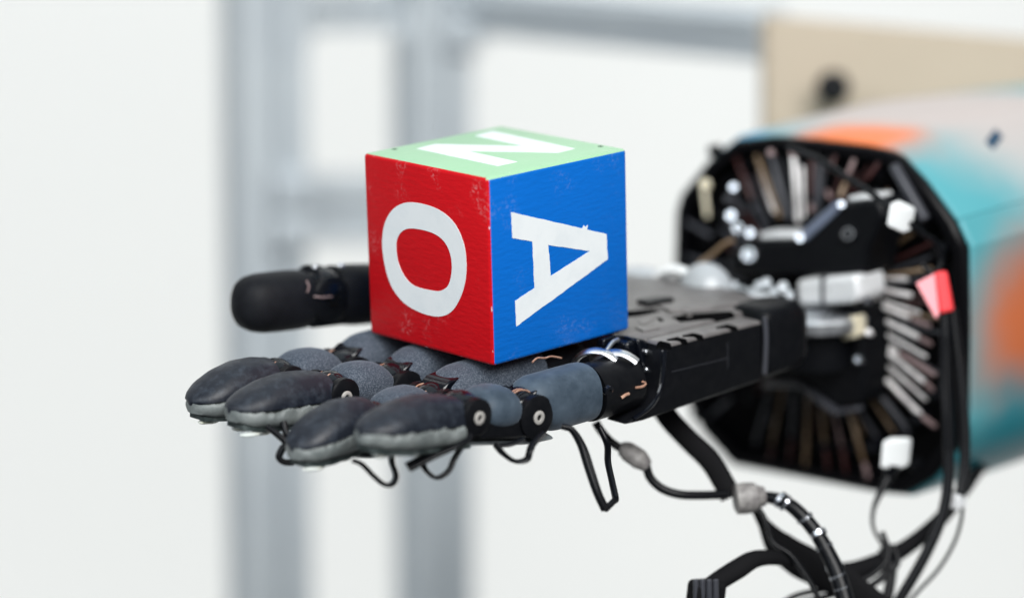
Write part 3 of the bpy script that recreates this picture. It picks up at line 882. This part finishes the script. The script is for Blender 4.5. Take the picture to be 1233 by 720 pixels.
# slot in the upper panel
c = hy(1197, 168, -14)
bpy.context.view_layer.update()
hit, loc, nrm, _i, _o, _m = SC.ray_cast(bpy.context.evaluated_depsgraph_get(), CAM_LOC, CB @ ray(1197, 168))
if hit:
    c = RHI @ (CB.transposed() @ (loc - CAM_LOC) * 1000 - TH); nv = (RHI @ (CB.transposed() @ nrm)).normalized()
    ax_ = (Vector((1, 0, 0)) - nv * nv.x).normalized(); ay_ = nv.cross(ax_)
    MB().box(c, ax_ * 4.5 + ay_ * 2.0, ay_ * 2.0, nv * 0.25).build('slot', M['slot'], hand, bevel=0.2)

# tendon rods fanned out between hub and rim: (inner px, outer px, colour, thickness)
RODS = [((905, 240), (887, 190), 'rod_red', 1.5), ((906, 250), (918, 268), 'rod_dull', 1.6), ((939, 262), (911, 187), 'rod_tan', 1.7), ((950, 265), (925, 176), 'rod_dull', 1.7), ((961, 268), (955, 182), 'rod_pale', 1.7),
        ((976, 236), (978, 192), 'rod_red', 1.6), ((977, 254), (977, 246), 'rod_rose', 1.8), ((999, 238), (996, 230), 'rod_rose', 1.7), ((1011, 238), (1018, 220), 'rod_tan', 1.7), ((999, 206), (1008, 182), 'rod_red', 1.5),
        ((1021, 210), (1031, 187), 'rod_rose', 1.4), ((1044, 216), (1064, 188), 'rod_red', 1.6), ((852, 262), (846, 214), 'cream', 1.7), ((856, 284), (818, 262), 'rod_dull', 1.7), ((895, 256), (880, 232), 'rod_dull', 1.4),
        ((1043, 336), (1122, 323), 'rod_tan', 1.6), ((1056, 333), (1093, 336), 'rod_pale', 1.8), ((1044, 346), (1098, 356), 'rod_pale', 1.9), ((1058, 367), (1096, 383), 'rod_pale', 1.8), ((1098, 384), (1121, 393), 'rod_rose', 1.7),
        ((1037, 372), (1106, 406), 'rod_pale', 1.9), ((1107, 407), (1122, 415), 'rod_rose', 1.8), ((1056, 410), (1082, 424), 'rod_pale', 1.7), ((1083, 425), (1127, 452), 'rod_rose', 1.8), ((1042, 402), (1113, 460), 'rod_pale', 1.9),
        ((1114, 461), (1126, 472), 'rod_rose', 1.8), ((1036, 424), (1109, 500), 'rod_pale', 1.8), ((1110, 501), (1127, 514), 'rod_rose', 1.8),
        ((927, 470), (909, 535), 'rod_dull', 1.5), ((944, 464), (929, 535), 'rod_tan', 1.1), ((958, 473), (953, 526), 'rod_dull', 1.6), ((974, 476), (969, 566), 'rod_tan', 1.6), ((989, 491), (993, 538), 'rod_tan', 1.6),  # lower rods: shade of the opening put into darker colours
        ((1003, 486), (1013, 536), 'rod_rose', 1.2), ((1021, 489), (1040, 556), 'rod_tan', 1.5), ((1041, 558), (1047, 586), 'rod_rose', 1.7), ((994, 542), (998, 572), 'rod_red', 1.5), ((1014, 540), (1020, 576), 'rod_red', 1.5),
        ((1046, 357), (1108, 377), 'rod_pale', 1.2), ((1040, 387), (1116, 430), 'rod_pale', 1.2), ((1038, 413), (1116, 482), 'rod_pale', 1.2), ((1030, 438), (1094, 520), 'rod_dull', 1.3), ((968, 262), (966, 200), 'rod_pale', 1.1), ((932, 256), (916, 205), 'rod_pale', 1.1), ((984, 255), (988, 196), 'rod_dull', 1.2),
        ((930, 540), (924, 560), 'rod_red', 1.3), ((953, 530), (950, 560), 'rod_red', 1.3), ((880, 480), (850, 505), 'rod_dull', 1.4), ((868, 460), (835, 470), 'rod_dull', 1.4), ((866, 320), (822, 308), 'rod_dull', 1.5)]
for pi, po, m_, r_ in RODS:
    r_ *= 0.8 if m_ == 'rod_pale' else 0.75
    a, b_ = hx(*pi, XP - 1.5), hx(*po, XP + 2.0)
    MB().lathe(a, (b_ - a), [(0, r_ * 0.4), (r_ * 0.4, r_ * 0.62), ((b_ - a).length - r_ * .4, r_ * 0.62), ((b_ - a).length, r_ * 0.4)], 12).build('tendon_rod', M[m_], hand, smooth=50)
# dimmer strands between them, and the dark motor pulleys they wind onto
ctr = hx(985, 372, XP)
rr_ = random.Random(3)
for k in range(56):
    a_ = 2 * math.pi * (k + rr_.uniform(-0.3, 0.3)) / 56
    dy, dz = math.cos(a_), math.sin(a_)
    r0, r1 = 33 + rr_.uniform(-4, 4), 49 + rr_.uniform(-5, 4)
    p0 = Vector((XP + rr_.uniform(0, 2), CEN.y + dy * r0, CEN.z + dz * r0 * 0.94)); p1 = Vector((XP + 5, CEN.y + dy * r1, CEN.z + dz * r1 * 0.94))
    MB().cyl(p0, p1, rr_.uniform(0.4, 0.75), n=8).build('tendon_rod', M[rr_.choice(['rod_dull', 'rod_red', 'rod_tan', 'rod_dull', 'rod_red'])], hand)
    if k % 2 == 0:
        q = Vector((XP + 6, CEN.y + dy * 54, CEN.z + dz * 51))
        MB().lathe(q, (-1, 0, 0), [(0, 2.2), (1.5, 2.2), (1.5, 1.2), (4.0, 1.2), (4.0, 2.0), (5.2, 2.0), (5.2, 0)], 14).build('motor_pulley', M[rr_.choice(['gloss', 'black', 'rim'])], hand, smooth=35)
# brackets on the plate
mb = MB(); mb.prism([hx(x, y, 150) for x, y in ((876, 332), (878, 303), (902, 290), (962, 289), (974, 284), (1010, 246), (1056, 240), (1064, 262), (1046, 300), (1040, 334))], (16, 0, 0))
mb.build('wrist_bracket', M['black'], hand, bevel=1.6, seg=3)
mb = MB(); mb.prism([hx(x, y, 151) for x, y in ((914, 289), (957, 288), (957, 281), (914, 281))], (9, 0, 0)); mb.build('bracket_highlight', M['alu'], hand, bevel=0.8)  # pale strip standing in for a highlight on the top edge
mb = MB(); mb.prism([hx(x, y, 151) for x, y in ((1021, 244), (1053, 241), (1053, 235), (1020, 237))], (9, 0, 0)); mb.build('bracket_highlight', M['alu'], hand, bevel=0.8)  # same for the raised end: lamp reflection built as a strip
mb = MB(); mb.prism([hx(x, y, 149.6) for x, y in ((968, 292), (1014, 251), (1006, 242), (960, 282))], (3, 0, 0)); mb.build('bracket_edge_sheen', M['edge_sheen'], hand, bevel=0.6)  # strip coloured as overhead light on the slanted edge
for px, py, r_, m_ in ((902, 307, 3.4, 'alu'), (881, 260, 2.4, 'silver'), (889, 275, 2.6, 'silver'), (904, 281, 2.2, 'silver'), (884, 226, 2.0, 'alu'), (849, 222, 2.6, 'cream'), (964, 287, 2.0, 'silver'), (1014, 247, 1.8, 'silver'), (876, 240, 1.4, 'rod_dull'),
                       (928, 184, 1.6, 'rod_rose'), (955, 184, 1.8, 'rod_rose'), (1022, 282, 3.6, 'gloss'), (1033, 433, 2.0, 'alu'), (1046, 400, 1.6, 'rod_pale'), (1044, 362, 1.7, 'rod_dull')):
    q = hx(px, py, 149)
    r_ *= 0.72
    MB().lathe(q, (-0.8, -0.3, 0.4), [(-3, r_ * .6), (-0.6, r_ * .6), (-0.6, r_), (0.3, r_), (0.8, r_ * .8), (0.8, r_ * .4), (0.2, 0)], 16).build('bolt', M['bolt' if m_ in ('alu', 'silver') else m_], hand, smooth=40)
mb = MB(); mb.prism([hx(x, y, 152) for x, y in ((912, 450), (968, 372), (1034, 368), (1040, 440), (1034, 486), (1008, 490), (966, 456), (922, 456))], (14, 0, 0))
mb.build('wrist_hub', M['black'], hand, bevel=1.2)
mb = MB(); mb.prism([hx(x, y, 151.5) for x, y in ((918, 460), (962, 460), (1006, 494), (1032, 490), (1032, 496), (1003, 501), (960, 467), (918, 467))], (4, 0, 0))
mb.build('hub_highlight', M['rod_dull'], hand, bevel=0.8)  # grey strip standing in for the hub chamfer's highlight
MB().box(hx(1095, 232, XP - 1), (1.5, 0, 0), (0, 6.5, 8), (0, 1.1, -0.9)).build('rim_highlight', M['rod_dull'], hand, bevel=0.6)  # strip drawn for the light catching the rim bevel
for px, py in ((858, 182), (1131, 300), (1100, 560), (838, 500)):
    q = hx(px, py, XP - 1); MB().lathe(q, (-1, 0, 0), [(-3, 2), (0.5, 2), (0.9, 1.4), (0.9, 0)], 14).build('rim_screw', M['black'], hand)

# ---- sensor wires looping under the fingers (flat ribbons)
def wire(pts, r, flat=0.55, wide=(0, 1, 0), m='cable', name='sensor_wire', par=None):
    return MB().tube([at(*p) for p in pts], r * 1.3, 10, 8, flat, wide).build(name, M[m], par or hand, smooth=60)


wire([(322, 514, 838), (333, 522, 837), (345, 534, 836), (340, 540, 836), (336, 550, 836), (342, 556, 836), (354, 556.5, 836)], 0.95, 0.75)
wire([(341, 508, 840), (344, 520, 839), (351, 532, 838)], 0.9, 0.75)
wire([(424, 554, 824), (436, 559, 824), (450, 573, 824), (463, 583, 824), (473, 582, 824), (477, 572, 824), (472, 556, 824), (474, 545, 825), (486, 540, 826)], 0.85, 0.6)
wire([(490, 562, 823), (520, 547, 824), (545, 536, 826), (566, 524, 829)], 1.25, 0.7)
wire([(493, 565, 821), (522, 550, 822), (548, 538, 824), (566, 527, 827)], 0.8, 0.7)
wire([(500, 532, 829), (506, 550, 828), (513, 566, 827), (526, 575, 827), (540, 567, 828), (547, 552, 829), (558, 534, 831)], 0.8, 0.6)
wire([(596, 534, 835), (606, 546, 834), (620, 555, 834), (634, 553, 834), (638, 543, 834), (642, 534, 836), (655, 521, 838)], 1.0, 0.5)
wire([(598, 536, 838), (614, 535, 838), (630, 528, 840)], 0.9, 0.5)
wire([(676, 513, 842), (688, 517, 842), (699, 535, 842), (708, 563, 841), (718, 592, 840), (728, 614, 840)], 0.95, 0.75)
wire([(680, 515, 843.5), (692, 520, 843.5), (704, 540, 843.5), (713, 567, 842.5), (722, 594, 841.5), (731, 612, 841.5)], 0.7, 0.8)
wire([(729, 613, 842), (738, 604, 846), (741, 600, 850), (737, 580, 856), (732, 556, 862), (731, 535, 870), (722, 515, 872)], 0.8, 0.8)

# ================================================================== cables hanging behind the hand: things of their own
def cable(name, label, cat, pts, r, m='cable', group=None, flat=1.0, wide=None, part='cord'):
    P = [at(*p) for p in pts]
    rt = root(name, label, cat, P[0], group)
    MB().tube(P, r, 12, 8, flat, wide).build(part, M[m], rt, smooth=60)
    return rt


c1 = cable('plug_cable', 'thin black cable with a grey plug hanging from the heel of the palm', 'cable',
           [(717, 508, 900), (724, 519, 900), (736, 532, 900), (752, 542, 900)], 1.3)
MB().tube([at(*p) for p in ((778, 560, 900), (783, 575, 900), (797, 588, 900), (818, 595, 900), (845, 596, 902), (876, 595, 905))], 1.35, 12, 8).build('cord', M['cable'], c1)
MB().tube([at(*p) for p in ((746, 540, 900), (755, 543, 900), (770, 553, 900), (780, 562, 900))], [1.8, 3.1, 3.3, 1.8], 12, 5, 0.8).build('plug', M['grey_plug'], c1)
c2 = cable('webbing_strap', 'flat black strap slanting down from under the palm', 'strap',
           [(786, 474, 915), (805, 503, 914), (830, 530, 912), (855, 555, 910), (872, 582, 908), (880, 598, 907)], 3.3, 'cloth', flat=0.45, wide=(0.6, -0.6, 0.4))
c3 = cable('braided_cable', 'black cable wound with shiny bands, curving down from a grey ring', 'cable',
           [(915, 597, 905), (940, 602, 903), (960, 615, 901), (982, 640, 899), (998, 668, 897), (1010, 695, 895), (1020, 730, 893)], [1.6, 2.0, 2.2, 2.3, 2.5, 2.7, 3.0])
for (a, b_) in (((938, 600, 902.5), (942, 603, 902)), ((944, 604, 902), (947, 606, 902)), ((968, 622, 900), (970, 625, 900)), ((984, 640, 898.5), (987, 645, 898)), ((992, 656, 898), (994, 660, 898)),
                ((1003, 678, 896.5), (1006, 685, 896)), ((1008, 691, 895), (1010, 696, 895)), ((1013, 706, 894), (1016, 714, 894))):
    MB().tube([at(*a), at(*b_)], 2.65, 12, 3).build('band', M['bolt'], c3, smooth=50)
for px, py, d in ((375, 352, 0), (384, 352, 0), (402, 352, 0), (411, 352, 0)):
    q = hy(px, py, 85); MB().lathe(q, s3.d, [(-0.5, 8.0), (-0.2, 8.5), (0.9, 8.5), (1.2, 8.0)], 28).build('joint_rib', M['gloss'], thumb, smooth=40)
P0, P1 = at(884, 601, 904), at(921, 597, 905)
MB().lathe(P0, P1 - P0, [(0, 3.4), (0.6, 4.6), (3.6, 4.8), (6.6, 4.4), (7.2, 3.6), ((P1 - P0).length, 2.8)], 20).build('ring', M['grey_plug'], c3)
c4 = cable('ribbon_cable', 'broad black ribbon cable below the braided one', 'cable',
           [(906, 605, 915), (920, 630, 915), (938, 655, 915), (965, 675, 915), (1000, 692, 914), (1030, 712, 914), (1060, 735, 913)], [1.2, 2.0, 4.6, 5.6, 5.6, 5.0, 5.0], 'cloth', flat=0.3, wide=(0.25, -0.25, 1.0))
c12 = cable('fine_wire', 'fine black wire straying from the grey ring towards the ribbon cable', 'wire',
            [(903, 600, 904), (920, 622, 902), (930, 652, 901), (952, 668, 900), (975, 700, 899), (990, 730, 898)], 0.8)
c13 = cable('bundled_wires', 'bundle of three thin black wires crossing low under the forearm', 'wires',
            [(1062, 640, 928), (1070, 668, 926), (1050, 692, 924), (1015, 705, 922), (960, 716, 920), (930, 735, 918)], 0.9)
for dx, dy in ((7, 3), (-6, 8)):
    MB().tube([at(x + dx, y + dy, d) for x, y, d in ((1066, 652, 929), (1074, 676, 927), (1046, 700, 925), (1010, 708, 923), (955, 722, 921))], 0.8, 10, 8).build('cord', M['cable'], c13)
c5 = cable('connector_lead', 'black lead ending in a dark square connector at the bottom edge', 'cable',
           [(955, 676, 905), (930, 671, 897), (908, 673, 892), (889, 684, 889), (868, 697, 888), (852, 708, 887)], [2.0, 2.4, 2.8, 3.1, 3.0, 2.8], 'cloth', flat=0.7)
MB().box(at(850, 716, 886), (5.0, -1.5, -0.6), (1, 3.4, 0), (0.8, 0, 4.4)).build('connector', M['cloth'], c5, bevel=1.6, seg=3)
for k in range(4):
    MB().box(at(838 + 8 * k, 711, 881.5), (0.7, 0, 0), (0, 0.6, 0), (0, 0, 3.6)).build('connector_rib', M['rod_dull'], c5, bevel=0.2)
c6 = cable('tagged_cable', 'pair of black cables with a red tape flag hanging before the forearm', 'cable',
           [(1136, 350, 930), (1138, 400, 929), (1140, 460, 928), (1142, 520, 927), (1142, 575, 926), (1134, 622, 925), (1112, 672, 924), (1078, 730, 923)], 1.75)
MB().tube([at(*p) for p in ((1146, 372, 932), (1152, 420, 931), (1158, 470, 930), (1162, 520, 929), (1161, 565, 928), (1156, 596, 927))], 1.7, 12, 8).build('cord', M['cable'], c6)
MB().tube([at(*p) for p in ((1136, 405, 925), (1135, 450, 925), (1138, 500, 924), (1139, 540, 924))], 1.0, 10, 8).build('cord', M['cable'], c6)
MB().prism([at(x, y, 926) for x, y in ((1125, 328), (1140, 326), (1149, 374), (1131, 378))], at(1130, 350, 932) - at(1130, 350, 926)).build('tape_wrap', M['red_tape'], c6, bevel=0.8)
MB().prism([at(x, y, 927) for x, y in ((1103, 341), (1126, 329), (1131, 377), (1127, 384))], at(1130, 350, 928) - at(1130, 350, 927)).build('tape_flag', M['pink_tape'], c6, bevel=0.2)
c7 = cable('thick_cable', 'thick black cable sweeping from the forearm down to the bottom edge', 'cable',
           [(1225, 520, 1020), (1186, 556, 985), (1160, 590, 950), (1132, 625, 942), (1095, 656, 935), (1055, 678, 930), (1020, 690, 925), (985, 690, 922)], [2.0, 2.0, 2.2, 2.4, 2.5, 3.0, 3.6, 3.0], 'cloth')
c8 = cable('thin_wire', 'thin black wire curling from a small steel clip beside the forearm', 'wire',
           [(1159, 606, 930), (1157, 628, 930), (1148, 655, 930), (1130, 685, 930), (1105, 712, 930), (1090, 730, 930)], 0.6)
MB().box(at(1154, 602, 928), (2.2, 0, 0), (0, 1.5, 0), (0.3, 0, 2.4)).build('clip', M['alu'], c8, bevel=0.5)
c9 = cable('plug_wire', 'black wire with a white plug pushed into the lower rim of the forearm plate', 'wire',
           [(1072, 568, 938), (1064, 585, 936), (1052, 612, 934), (1052, 636, 932), (1066, 662, 930), (1074, 684, 928), (1066, 730, 926)], [1.9, 1.3, 0.75, 0.6, 0.6, 1.6, 1.9])
a = at(1079, 545, 936)
MB().box(a, at(1088, 545, 938) - at(1074, 545, 936), at(1081, 527, 936) - a, (2.4, 0.4, 0)).build('plug', M['white_plug'], c9, bevel=1.0, seg=3)
MB().tube([at(1075, 558, 936), at(1071, 571, 937)], [2.6, 1.9], 12, 3).build('strain_relief', M['cable'], c9)
c10 = cable('plug_wire', 'black wire with a white plug crossing the top of the forearm plate', 'wire',
            [(948, 178, 945), (985, 192, 940), (1018, 213, 932), (1048, 232, 926), (1072, 250, 922)], 1.05)
a = at(1085, 261, 920)
MB().box(a, at(1096, 266, 922) - a, at(1088, 246, 920) - a, (2.6, 0.4, 0)).build('plug', M['white_plug'], c10, bevel=1.0, seg=3)
c11 = cable('curled_wire', 'short dark wire curling beside the upper white plug', 'wire',
            [(1094, 268, 922), (1112, 282, 925), (1126, 292, 928), (1134, 310, 930), (1126, 330, 930), (1110, 318, 931)], 0.9)
# knob on the beige board
kp = at(1003, 106, 1132)
kn = root('knob', 'small round black knob fixed to the beige board', 'knob', kp)
vd = (at(1003, 106, 1150) - kp)
MB().lathe(kp + vd * 0.9, -vd, [(0, 3.4), (8, 3.4), (9, 5.6), (12, 6.6), (16, 6.2), (18, 4), (18.6, 0)], 24).build('head', M['cable'], kn)
